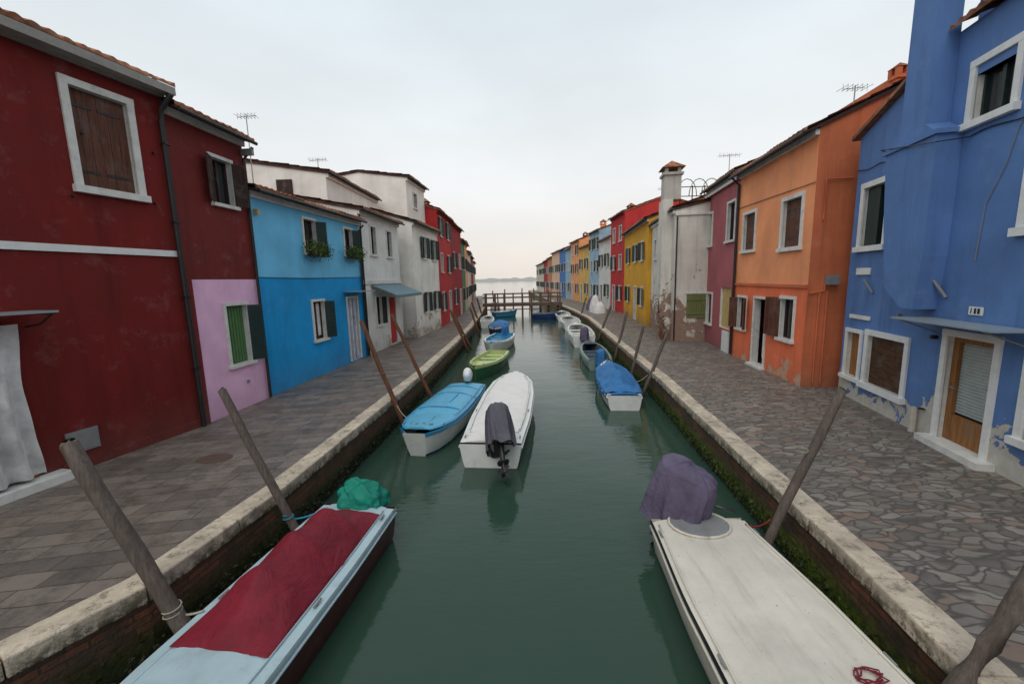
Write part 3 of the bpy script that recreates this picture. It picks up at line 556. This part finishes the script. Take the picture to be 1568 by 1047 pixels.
# ---------------------------------------------------------------- boats
def interp(t,tab):
    for i in range(len(tab)-1):
        if t<=tab[i+1][0]:
            a,b=tab[i],tab[i+1]; f=(t-a[0])/(b[0]-a[0]); f=f*f*(3-2*f)*.5+f*.5; return a[1]+(b[1]-a[1])*f
    return tab[-1][1]
PROF=[(0,.82),(.25,.97),(.5,1),(.7,.88),(.85,.62),(.95,.3),(1,.04)]
BLUNT=[(0,.86),(.25,.97),(.6,1),(.8,.93),(.92,.74),(.98,.5),(1,.36)]
GRYC=paint('dark_grey_cowl',(.035,.037,.042),.35,.08,.5)
def motor(parent,mw,cowl,leg,cover=None,tilt=0,size=1.0,yaw=0):
    T=mw@Matrix.Rotation(math.radians(yaw),4,'Z')@Matrix.Rotation(math.radians(tilt),4,'X')@Matrix.Scale(size,4)
    def loft(name,secs,mat,seg=16,e=2.6):
        v=[];f=[]
        for (z,rx,ry,cy) in secs:
            for j in range(seg):
                w=2*math.pi*j/seg; c,s_=math.cos(w),math.sin(w)
                v.append(T@Vector((rx*math.copysign(abs(c)**(2/e),c),cy+ry*math.copysign(abs(s_)**(2/e),s_),z)))
        for i in range(len(secs)-1):
            for j in range(seg): f.append((i*seg+j,i*seg+(j+1)%seg,(i+1)*seg+(j+1)%seg,(i+1)*seg+j))
        f.append(tuple(range(seg))); f.append(tuple((len(secs)-1)*seg+j for j in range(seg)))
        return mesh(name,v,f,mat,parent=parent,smooth=True)
    if not cover:
        loft('motor_cowl',[(.08,.09,.14,.16),(.10,.125,.19,.17),(.2,.145,.215,.18),(.33,.14,.21,.18),(.42,.115,.18,.17),(.46,.06,.11,.16)],cowl)
        loft('cowl_band',[(.17,.148,.222,.18),(.20,.149,.223,.18)],WPAINT)
    loft('motor_leg',[(.1,.06,.10,.16),(-.2,.045,.085,.17),(-.55,.03,.075,.18),(-.62,.03,.075,.18)],leg,10)
    loft('cavitation_plate',[(-.42,.09,.16,.2),(-.435,.09,.16,.2)],leg,10); loft('skeg',[(-.62,.012,.07,.18),(-.74,.006,.03,.2)],leg,8)
    v=[T@p for p in tube([Vector((0,.04,-.58)),Vector((0,.10,-.58)),Vector((0,.22,-.58)),Vector((0,.30,-.58))],[.012,.045,.045,.02],10)[0]]
    mesh('gearcase',v,tube([(0,0,0),(0,1,0),(0,2,0),(0,3,0)],.1,10)[1],leg,parent=parent,smooth=True)
    for i in range(3):
        a=i*2.094; c=Vector((math.cos(a),0,math.sin(a))); n2=Vector((-math.sin(a),.6,math.cos(a))).normalized(); o=Vector((0,.29,-.58))
        v=[T@(o+c*.02-n2*.02),T@(o+c*.08-n2*.05),T@(o+c*.115),T@(o+c*.08+n2*.05),T@(o+c*.02+n2*.02)]
        mesh('prop_blade_%d'%i,v,[(0,1,2,3,4)],leg,parent=parent)
    v=[mw@Vector(p) for p in ((-.09,-.06,-.28),(.09,-.06,-.28),(.09,.10,-.28),(-.09,.10,-.28),(-.09,-.06,.06),(.09,-.06,.06),(.09,.10,.06),(-.09,.10,.06))]
    mesh('clamp_bracket',v,BF,leg,parent=parent,bevel=.01)
    v=[T@p for p in tube([Vector((0,0,.12)),Vector((0,-.2,.14)),Vector((.02,-.34,.15))],[.018,.018,.022],8)[0]]
    mesh('tiller',v,tube([(0,0,0),(0,1,0),(0,2,0)],.1,8)[1],leg,parent=parent,smooth=True)
    if cover:
        # canvas thrown over the cowl: boxy crown, straight hanging folds, uneven open hem
        v=[];f=[];A,Bn=112,44
        prof=[(0,0,.475),(.10,.42,.472),(.20,.74,.452),(.30,.93,.40),(.42,1.0,.31),(.6,1.02,.15),(.8,1.04,-.03),(1,1.09,-.20)]
        for j in range(Bn+1):
            g=j/Bn
            for q_ in range(len(prof)-1):
                if g<=prof[q_+1][0]: break
            pa,pb=prof[q_],prof[q_+1]; ff=(g-pa[0])/(pb[0]-pa[0]); r=pa[1]+(pb[1]-pa[1])*ff; z=pa[2]+(pb[2]-pa[2])*ff
            amp=max(0,min(1,(g-.22)/.6)); amp=amp*amp*(3-2*amp)
            for i in range(A):
                w=2*math.pi*i/A; cw,sw=math.cos(w),math.sin(w)
                n1=noise.noise(Vector((cw*1.3,sw*1.3,g*.8))); n2=noise.noise(Vector((cw*4,sw*4,g*2+4)))
                ridge=abs(math.sin(w*3.5+2.2*n1+.5*g)); ridge2=abs(math.sin(w*8+3*n1+g))
                fold=1+amp*(.20*(ridge-.6)+.07*(ridge2-.5)+.08*n1)+.035*n2
                x=.205*r*fold*math.copysign(abs(cw)**.72,cw); y=.30*r*fold*math.copysign(abs(sw)**.82,sw)
                zz=z+.05*sw*(1-amp)+.018*n2-.03*abs(n1)*(1-amp)+max(0,g-.7)*(.18*n1+.10*math.sin(w*2+.6)+.06*ridge)
                v.append(T@Vector((x,.15+y,zz)))
        for j in range(Bn):
            for i in range(A): f.append((j*A+i,j*A+(i+1)%A,(j+1)*A+(i+1)%A,(j+1)*A+i))
        mesh('motor_cover',v,f,cover,parent=parent,smooth=True)
def boat(name,stern,bow,beam,hull,band,low,kind='open',deck=None,G=.5,rise=.12,prof=PROF,inner=None,cov=None,mot=None,seats=3,rail=None,wide=.09):
    e=empty(name); S=Vector((*stern,WZ)); U=Vector((*bow,WZ))-S; L=U.length; U.normalize(); V=Vector((U.y,-U.x,0))
    hb=lambda t: beam/2*interp(t,prof)
    g=lambda t: G+rise*t*t
    P=lambda t,y,z: S+U*(t*L)+V*y+Vector((0,0,z))
    n=28
    def outer(t):
        h=hb(t); gg=g(t); k2=t**4*.5
        return [(h,gg),(h*1.0+.012,gg-.03),(h*.99,gg-.10),(h*(.95-.1*k2),gg*.5),(h*(.88-.25*k2),.05),(h*(.82-.3*k2),-.03),(h*.5,-.2),(0,-.25)]
    v=[];f=[];fm=[]; m=15
    for i in range(n+1):
        t=i/n; o=outer(t); row=o+[(-a,b) for a,b in o[-2::-1]]
        for a,b in row: v.append(P(t+ (0.05/L)*(b/.5)*(t**8)*3,a,b))
    mi=[1,1,0,0,2,2,2]+[2,2,2,0,0,1,1]
    for i in range(n):
        for j in range(m-1): f.append((i*m+j,i*m+j+1,(i+1)*m+j+1,(i+1)*m+j)); fm.append(mi[j])
    f.append(tuple(range(m))); fm.append(0); f.append(tuple(n*m+j for j in range(m))); fm.append(0)
    o=mesh('hull',v,f,[hull,band,low],fm,parent=e,smooth=True)
    for p in o.data.polygons:
        if len(p.vertices)>4: p.use_smooth=False
    v=[];f=[];fm=[]; fl=.10 if kind=='open' else None
    def ih(t): return max(.012,hb(t)-wide)
    for i in range(n+1):
        t=.012+.976*i/n; gg=g(t)+.004
        row=[(hb(t),gg),(ih(t),gg+.003)]
        if kind=='open': row+=[(ih(t)*.96,gg-.12),(ih(t)*.85,fl)]; row+=[(ih(t)*.4,fl)]
        else: row+=[(ih(t)*.97,gg+.015),(ih(t)*.8,gg+.03),(ih(t)*.4,gg+.045)]
        row=row+[(-a,b) for a,b in row[::-1]]
        for a,b in row: v.append(P(t,a,b))
    m2=10; mm=[0,1,1,1,1,1,1,1,0]
    for i in range(n):
        for j in range(m2-1): f.append((i*m2+j,i*m2+j+1,(i+1)*m2+j+1,(i+1)*m2+j)); fm.append(mm[j])
    for a in (0,n): 
        for j in range(1,4): f.append((a*m2+j,a*m2+j+1,a*m2+8-j,a*m2+9-j)); fm.append(1)
    mesh('deck_and_interior',v,f,[rail or band,deck or inner or WPAINT],fm,parent=e,smooth=False)
    for sd in (1,-1): tubeo('rubbing_strake',[P(.004+.99*i/20,sd*(hb(.004+.99*i/20)+.012),g(.004+.99*i/20)-.075) for i in range(21)],.016,rail or band,e,6)
    if kind=='open':
        def slab(nm,t0,t1,z,mat,th=.035):
            q=[P(t0,ih(t0)*.93,z),P(t0,-ih(t0)*.93,z),P(t1,-ih(t1)*.93,z),P(t1,ih(t1)*.93,z)]; q+=[x+Vector((0,0,th)) for x in q]
            mesh(nm,q,BF,mat,parent=e)
        for i in range(seats): t=.14+.6*i/max(1,seats-.0); slab('thwart_%d'%i,t,t+.055,g(t)-.14,deck or WPAINT)
        q=[];fd=[]
        for i in range(9):
            t=.80+.19*i/8; q+=[P(t,ih(t)+.02,g(t)+.012),P(t,0,g(t)+.045),P(t,-ih(t)-.02,g(t)+.012)]
        for i in range(8): fd+=[(3*i,3*i+1,3*i+4,3*i+3),(3*i+1,3*i+2,3*i+5,3*i+4)]
        fd.append((0,1,2)); mesh('foredeck',q,fd,deck or WPAINT,parent=e)
    if cov:
        t0,t1,mat,h=cov[:4]; opt=cov[4] if len(cov)>4 else {}
        A,Bn=64,40; q=[];fd=[]; wr=opt.get('wr',1); bat=opt.get('bat')
        over=opt.get('over',.02); 
        for i in range(A+1):
            fa=i/A; t=t0+(t1-t0)*fa; w=max(.03,hb(t)+over-opt.get('inset',0)); env=min(1,fa/opt.get('e0',.16),(1-fa)/opt.get('e1',.2))**.7 if 0<fa<1 else 0
            env*=opt.get('shape',lambda x:1)(fa)
            tent=0
            if bat: # cloth stretched between hoops: sags in between
                ph=(fa*bat)%1; tent=-.10*(1-abs(2*ph-1)**1.3)*0+ -.085*math.sin(math.pi*ph)**.8*env
            for j in range(Bn+1):
                s_=-1+2*j/Bn; a=abs(s_)
                if a>.9: y=w*(1+.02*math.sin(t*60)*wr); z=g(t)+.035-(a-.9)/.1*opt.get('skirt',.1)*(1+.25*math.sin(t*45+s_))
                else: y=w*a/.9; z=g(t)+.035+(h*env+tent)*(1-(a/.9)**opt.get('pw',1.8))
                nz=noise.noise(Vector((t*L*1.6,s_*2.5,3)))*.03+ .014*math.sin(t*L*8+4*noise.noise(Vector((t*7,s_,1))))*(1-a)+.02*abs(noise.noise(Vector((t*L*3+s_*2,s_*3-t*L,7))))
                q.append(P(t,math.copysign(y,s_),z+nz*wr*(1 if a<.85 else .15)))
        for i in range(A):
            for j in range(Bn): fd.append((i*(Bn+1)+j,i*(Bn+1)+j+1,(i+1)*(Bn+1)+j+1,(i+1)*(Bn+1)+j))
        mesh('tarpaulin_cover',q,fd,mat,parent=e,smooth=True)
    if mot:
        R=Matrix.Identity(4); Y=-U; X=V
        for i in range(3): R[i][0]=-X[i]; R[i][1]=Y[i]; R[i][2]=(0,0,1)[i]
        loc=P(-.005+mot.get('fwd',0)/L,mot.get('off',0),G+.02+mot.get('up',0))
        motor(e,Matrix.Translation(loc)@R,mot.get('cowl',GRYC),mot.get('leg',GRYC),mot.get('cover'),mot.get('tilt',0),mot.get('size',1),mot.get('yaw',0))
    for t,sd in ((.06,1),(.06,-1),(.35,1),(.35,-1),(.9,1),(.9,-1)):
        c=P(t,sd*(hb(t)-wide*.5-.01),g(t)+.03); v1,f1=tube([c-U*.06,c+U*.06],.012,6); mesh('cleat',v1,f1,GREYM,parent=e)
        v1,f1=tube([c,c-Vector((0,0,.035))],.012,6); mesh('cleat_foot',v1,f1,GREYM,parent=e)
    return e,P,hb,g
def bp(nm,c,r=.35,gr=.3): return paint(nm,c,r,.06,.45,4,gr)
ICE=bp('pale_ice_blue_boat_paint',(.40,.51,.55)); MAROON=cloth('maroon_tarpaulin',(.20,.013,.026),.65); DKRED=bp('dark_red_hull',(.08,.012,.012)); WB=bp('white_boat_paint',(.70,.70,.67))
def deckmat():
    s=N('weathered_cream_deck'); c=(.68,.62,.53); a=s.noi(1.3,5,rough=.7); col=s.mix(s.rng(a,.3,.7),k(c,.82),k(c,1.1))
    st=s.noi(1.5,5,s.scl(s.pos,(7,.8,1)),.7); col=s.mix(s.rng(st,.52,.75,0,.35),col,(.30,.24,.17))
    sp=s.noi(22,3,rough=.7); col=s.mix(s.rng(sp,.66,.72,0,.6),col,(.16,.13,.10))
    return s.fin(col,.5,s.bump(a,.3,.02),.35)
OFFW=deckmat()
BLK=bp('black_hull',(.02,.02,.022)); BLUB=bp('blue_boat_paint',(.04,.26,.46)); BLUT=cloth('blue_boat_tarpaulin',(.07,.36,.56),.6); BLUD=bp('sky_blue_deck_paint',(.09,.38,.58),.45,.4); NAVY=bp('navy_hull',(.015,.04,.15)); LIME=bp('lime_boat_paint',(.46,.54,.22)); DGR=bp('dark_green_hull',(.03,.13,.06)); GGR=bp('grey_green_boat',(.18,.25,.22)); CREAMD=bp('cream_white_cover',(.76,.71,.68),.5,.15); REDH=bp('red_hull',(.3,.03,.03)); PURP=cloth('grey_purple_cover',(.13,.105,.165),.8); TEAL=cloth('green_teal_tarp',(.01,.24,.17),.6); COBT=cloth('cobalt_tarp',(.04,.17,.40),.7); DKT=cloth('dark_slate_tarp',(.08,.10,.13)); SLT=cloth('slate_motor_cover',(.105,.10,.12),.8)
e,P,hb,g=boat('maroon_covered_boat',(-2.2,5.52),(-2.95,.4),1.16,DKRED,ICE,DKRED,'deck',deck=ICE,G=.5,rise=.06,wide=.10,prof=[(0,.9),(.25,.98),(.5,1),(.7,.88),(.85,.62),(.95,.3),(1,.04)],cov=(.05,.47,MAROON,.44,{'inset':.13,'skirt':.03,'pw':1.35,'e0':.2,'e1':.24,'wr':.7,'bat':4,'shape':lambda x:.62+.38*math.sin(min(1,x*1.15)*2.6)}))
for sd in (1,-1): tubeo('inner_coaming',[P(.03+.9*i/24,sd*max(.01,hb(.03+.9*i/24)-.115),g(.03+.9*i/24)+.02) for i in range(25)],.014,ICE,e,6)
v=[];f=[];A,Bn=60,30; c=P(.0,-.05,.5)
for j in range(Bn+1):
    for i in range(A):
        w=2*math.pi*i/A; g_=j/Bn; r=math.sin(g_*2.1)**.75; cw,sw=math.cos(w),math.sin(w); n1=noise.noise(Vector((cw*1.8,sw*1.8,g_*3))); cr_=-abs(noise.noise(Vector((cw*3.5,sw*3.5+g_*2,g_*4+3))))
        fo=1+.24*n1+.35*cr_+.16*(abs(math.sin(w*3.5+2*n1))-.5)*g_
        v.append(c+Vector((.33*r*fo*math.copysign(abs(cw)**.75,cw),.20*r*fo*math.copysign(abs(sw)**.75,sw),.12+.20*math.cos(g_*2.1)+.09*math.cos(w-2.4)*r+.05*noise.noise(Vector((cw*3,sw*3,g_*4))))))
for j in range(Bn):
    for i in range(A): f.append((j*A+i,j*A+(i+1)%A,(j+1)*A+(i+1)%A,(j+1)*A+i))
mesh('motor_tarp',v,f,TEAL,parent=e,smooth=True)
e,P,hb,g=boat('white_decked_boat',(2.30,4.95),(2.22,-.9),1.40,OFFW,BLK,BLK,'deck',deck=OFFW,G=.52,rise=.05,wide=.03,rail=OFFW,mot={'cover':PURP,'leg':GRYC,'tilt':12,'size':1.25,'yaw':62,'up':.06,'fwd':-.02})
for sd in (-1,1): tubeo('deck_edge_moulding',[P(.03+.9*i/24,sd*(hb(.03+.9*i/24)-.05),g(.03+.9*i/24)+.03) for i in range(25)],.012,OFFW,e,6)
wl=[P(.035+.05*math.cos(i*math.pi/10),.05+.36*math.sin(i*math.pi/10),g(0)+.062) for i in range(21)]
tubeo('motor_well_rim',wl,.016,OFFW,e,6); mesh('motor_well',[p-Vector((0,0,.004)) for p in wl[:20]],[tuple(range(20))],GREYM,parent=e)
e,P,hb,g=boat('blue_covered_boat',(-1.38,12.5),(-2.02,8.3),1.28,WB,BLUB,NAVY,'deck',deck=BLUD,G=.46,rise=.1,prof=BLUNT,wide=.06,rail=BLUB,cov=(.06,.74,BLUD,.11,{'inset':.10,'skirt':.02,'pw':3,'wr':.25}),mot={'cowl':WPAINT,'leg':GRYC,'tilt':40,'size':.9})
def hatch(t0,t1,w,z0,z1,mat,nm='hatch'):
    q=[P(t0,w,z0),P(t0,-w,z0),P(t1,-w,z0),P(t1,w,z0)]; q+=[P(t0+.004,w*.97,z1),P(t0+.004,-w*.97,z1),P(t1-.004,-w*.97,z1),P(t1-.004,w*.97,z1)]; mesh(nm,q,BF,mat,parent=e,bevel=.012)
hatch(.40,.60,.20,.55,.66,BLUD); hatch(.80,.90,.13,.5,.60,BLUD,'fore_hatch')
for t in (.2,.37,.66): tubeo('cover_batten',[P(t,(hb(t)-.11)*s_/6,g(t)+.05+.11*min(1,(t-.06)/.11,(.74-t)/.14)**.7*(1-abs(s_/6)**3)) for s_ in range(-6,7)],.013,BLUB,e,6)
tubeo('bow_rope',[P(.93+.01*math.sin(i),-.25+.05*i,g(.93)+.05+.02*math.sin(i*2)) for i in range(11)],.014,GREYM,e,6)
e,P,hb,g=boat('white_motorboat',(-.47,7.65),(.10,13.3),1.36,WB,WB,DGR,'deck',deck=CREAMD,G=.48,rise=.14,prof=[(0,.88),(.3,1),(.6,1),(.8,.88),(.92,.6),(.98,.3),(1,.12)],wide=.10,cov=(.1,.74,CREAMD,.06,{'inset':.14,'skirt':.03,'pw':4,'wr':.4}),mot={'cover':SLT,'leg':BLK,'tilt':42,'size':1.2,'off':.18,'yaw':15,'up':.08})
for sd in (1,-1): tubeo('side_handrail',[P(.12+.78*i/20,sd*(hb(.12+.78*i/20)-.11),g(.12+.78*i/20)+.06) for i in range(21)],.016,WPAINT,e,6)
boat('lime_green_boat',(-.62,18.7),(-1.35,14.7),1.2,DGR,LIME,DGR,'open',deck=LIME,inner=LIME,G=.45)
boat('white_and_blue_boat',(-.4,24.4),(-1.0,19.9),1.45,WB,WB,BLUB,'open',deck=BLUB,inner=BLUB,G=.5,mot={'cover':COBT,'leg':GRYC})
boat('dark_covered_boat',(-.7,30.5),(-1.1,26.2),1.3,NAVY,WB,NAVY,'deck',deck=DKT,cov=(.05,.8,COBT,.25))
boat('blue_tarp_boat',(3.02,10.95),(3.45,15.0),1.10,WB,WB,NAVY,'deck',deck=COBT,G=.42,rise=.15,cov=(.04,.82,COBT,.42,{'over':.03,'skirt':.18,'pw':.95,'wr':1.6,'bat':3,'shape':lambda x:.7+.3*math.sin(x*5)**2}))
boat('grey_green_boat',(3.42,16.0),(3.75,20.3),1.15,GGR,GGR,BLK,'open',deck=DKT,inner=GGR,G=.42,mot={'cover':COBT,'leg':GRYC,'size':.9})
boat('white_and_red_boat',(3.75,21.5),(4.2,27.2),1.4,WB,WB,REDH,'open',deck=WB,inner=WB,G=.6,mot={'cover':PURP,'leg':GRYC})
boat('white_boat',(4.2,28.6),(4.5,33.5),1.4,WB,WB,BLUB,'open',deck=WB,inner=WB,G=.55)
boat('blue_boat',(-1.7,40.5),(.4,41.5),1.3,BLUB,DKT,NAVY,'open',deck=WB,inner=BLUB); boat('blue_boat.001',(2.0,38.0),(4.3,37.2),1.3,NAVY,DKT,NAVY,'deck',deck=DKT)
boat('white_boat.001',(4.4,34.8),(4.7,39),1.3,WB,WB,BLUB,'open',deck=WB,inner=WB); boat('white_boat.002',(-1.9,31.5),(-2.0,36),1.1,WB,WB,REDH,'open',deck=WB,inner=WB)
boat('white_boat.003',(3.2,52),(3.4,57),1.4,WB,WB,BLUB,'open',deck=WB,inner=WB); boat('white_boat.004',(-2,53),(-2.2,57.5),1.4,WB,WB,BLUB,'open',deck=WB,inner=WB)
# ropes
ROPE=cloth('mooring_rope_fibre',(.35,.32,.25)); RROPE=cloth('red_rope_fibre',(.2,.02,.03)); BROPE=cloth('blue_rope_fibre',(.02,.25,.4))
def rope(a,b,sag,mat,r=.011):
    a,b=Vector(a),Vector(b); tubeo('mooring_rope',[a.lerp(b,i/12)-Vector((0,0,sag*math.sin(math.pi*i/12))) for i in range(13)],r,mat,None,6)
rope((-3.22,3.50,-.22),(-3.02,3.6,-.27),.02,ROPE); rope((-3.0,5.11,-.25),(-2.72,5.25,-.26),.02,BROPE); rope((3.03,4.6,-.1),(2.82,4.75,-.25),.06,RROPE); rope((-2.85,9.8,-.1),(-2.35,9.2,-.30),.10,ROPE); rope((4.0,12.1,-.1),(3.55,12.3,-.35),.08,ROPE)
def ringrope(x,y,z,t,m=ROPE,n=26): tubeo('rope_lashing',[(x+math.cos(i*.6)*t,y+math.sin(i*.6)*t,z+.005*i) for i in range(n)],.007,m,None,5)
ringrope(-3.24,3.51,-.25,.074); ringrope(-3.0,5.11,-.26,.060,BROPE,20); ringrope(3.33,4.59,0.72,.058,ROPE,20)
tubeo('red_rope_coil',[(2.62+.09*math.cos(i*.5)+.03*math.sin(i*1.7),2.72+.06*math.sin(i*.5)+.02*math.sin(i*.9),-.205+.003*math.sin(i)) for i in range(40)],.006,RROPE,None,5)
# ---------------------------------------------------------------- wooden bridge
e=empty('wooden_footbridge'); BW=wood('bridge_timber',(.14,.085,.06)); y0=44.2
def bx(nm,x0,x1,ya,yb,z0,z1): mesh(nm,[(x0,ya,z0),(x1,ya,z0),(x1,yb,z0),(x0,yb,z0),(x0,ya,z1),(x1,ya,z1),(x1,yb,z1),(x0,yb,z1)],BF,BW,parent=e)
bx('deck',-3,5.4,y0,y0+1.8,.18,.3); bx('beam',-3,5.4,y0-.1,y0-.02,.0,.24)
for i in range(9):
    x=-2.7+i*.98
    for ya in (y0-.25,y0+1.85): bx('post_%d'%i,x-.07,x+.07,ya,ya+.14,-1.2,1.35)
for z in (.85,1.25):
    for ya in (y0-.09,y0+1.80): bx('rail',-3,5.4,ya,ya+.05,z,z+.08)
bx('low_brace',-2.8,5.2,y0-.3,y0-.26,-.35,-.25)
e=empty('covered_market_stall'); 
for i,(x,y,z,r,m) in enumerate(((7.0,33,.45,.55,CURT),(6.9,34.2,.7,.5,CURT),(7.3,35.2,.5,.6,CURT),(7.2,37,.6,.6,PURP))):
    v=[];f=[]
    for j in range(9):
        for a in range(16):
            w=2*math.pi*a/16; ph=j/8*math.pi/2; rr=r*(1-.15*math.cos(ph))*math.sin(ph*.98+.03)*(1+.12*math.sin(w*5+i)); v.append((x+rr*math.cos(w),y+rr*math.sin(w),z*2*math.cos(ph)+.002))
    for j in range(8):
        for a in range(16): f.append((j*16+a,j*16+(a+1)%16,(j+1)*16+(a+1)%16,(j+1)*16+a))
    mesh('tarp_bundle_%d'%i,v,f,m,parent=e,smooth=True)
v=[(-4.95+.28*math.cos(i*math.pi/12),6.55+.2*math.sin(i*math.pi/12),.004) for i in range(24)]
mesh('manhole_cover',v,[tuple(range(24))],paint('rusty_iron',(.10,.06,.045),.7))
HAZ=N('haze_tinted_land').fin((.62,.62,.60),1.0,None,0)  # pale base colour imitates distance haze over the land
v=[];f=[];n=200
for i in range(n+1):
    x=-900+1800*i/n; h=6+9*abs(noise.noise(Vector((x*.012,3,0))))+5*noise.noise(Vector((x*.05,1,0)))
    v+=[(x,1100,WZ),(x,1100,WZ+max(3,h)),(x,1160,WZ+max(2,h*.6))]
for i in range(n): f+=[(3*i,3*i+3,3*i+4,3*i+1),(3*i+1,3*i+4,3*i+5,3*i+2)]
mesh('distant_treeline',v,f,HAZ)
# ---------------------------------------------------------------- world, sun, camera
w=bpy.data.worlds.new('World'); SC.world=w; w.use_nodes=True; t=w.node_tree; t.nodes.clear()
nn=t.nodes.new; out=nn('ShaderNodeOutputWorld'); mx=nn('ShaderNodeMixShader'); mx.inputs[0].default_value=.92
b1=nn('ShaderNodeBackground'); b2=nn('ShaderNodeBackground'); sky=nn('ShaderNodeTexSky'); sky.sky_type='NISHITA'; sky.sun_disc=False
sky.sun_elevation=math.radians(55); sky.sun_rotation=math.radians(200); t.links.new(sky.outputs[0],b1.inputs[0]); b1.inputs[1].default_value=.08
tc=nn('ShaderNodeTexCoord'); sp=nn('ShaderNodeSeparateXYZ'); t.links.new(tc.outputs['Generated'],sp.inputs[0]); rp=nn('ShaderNodeValToRGB'); t.links.new(sp.outputs[2],rp.inputs[0])
cr=rp.color_ramp; cr.elements[0].position=0; cr.elements[0].color=(.86,.79,.72,1); cr.elements[1].position=1; cr.elements[1].color=(.62,.74,.79,1)
for p,c in ((.06,(.92,.86,.80)),(.2,(.91,.92,.92)),(.45,(.80,.88,.92))): q=cr.elements.new(p); q.color=(*c,1)
nz=nn('ShaderNodeTexNoise'); mp=nn('ShaderNodeMapping'); mp.inputs['Scale'].default_value=(1,1,2.5); t.links.new(tc.outputs['Generated'],mp.inputs[0]); t.links.new(mp.outputs[0],nz.inputs['Vector']); nz.inputs['Scale'].default_value=1.6; nz.inputs['Detail'].default_value=5
mr=nn('ShaderNodeMapRange'); t.links.new(nz.outputs['Fac'],mr.inputs[0]); mr.inputs[1].default_value=.3; mr.inputs[2].default_value=.7; mr.inputs[3].default_value=.9; mr.inputs[4].default_value=1.08
ml=nn('ShaderNodeVectorMath'); ml.operation='SCALE'; t.links.new(rp.outputs[0],ml.inputs[0]); t.links.new(mr.outputs[0],ml.inputs['Scale'])
t.links.new(ml.outputs[0],b2.inputs[0]); b2.inputs[1].default_value=1.0
t.links.new(b1.outputs[0],mx.inputs[1]); t.links.new(b2.outputs[0],mx.inputs[2]); t.links.new(mx.outputs[0],out.inputs[0])
sl=bpy.data.lights.new('sun','SUN'); sl.energy=1.2; sl.angle=math.radians(50); sl.color=(1,.96,.90); so=bpy.data.objects.new('sun',sl); SC.collection.objects.link(so)
el,az=math.radians(55),math.radians(200); sd=Vector((math.sin(az)*math.cos(el),math.cos(az)*math.cos(el),math.sin(el))); so.rotation_euler=sd.to_track_quat('Z','Y').to_euler()
cam=bpy.data.cameras.new('camera'); cam.lens=14.69; cam.sensor_width=36; cam.clip_end=6000; cam.clip_start=.05
co=bpy.data.objects.new('camera',cam); SC.collection.objects.link(co)
co.matrix_world=Matrix.Translation((0,0,2.8))@Matrix.Rotation(math.radians(81.5),4,'X')@Matrix.Rotation(math.radians(-1.4),4,'Z')
SC.camera=co
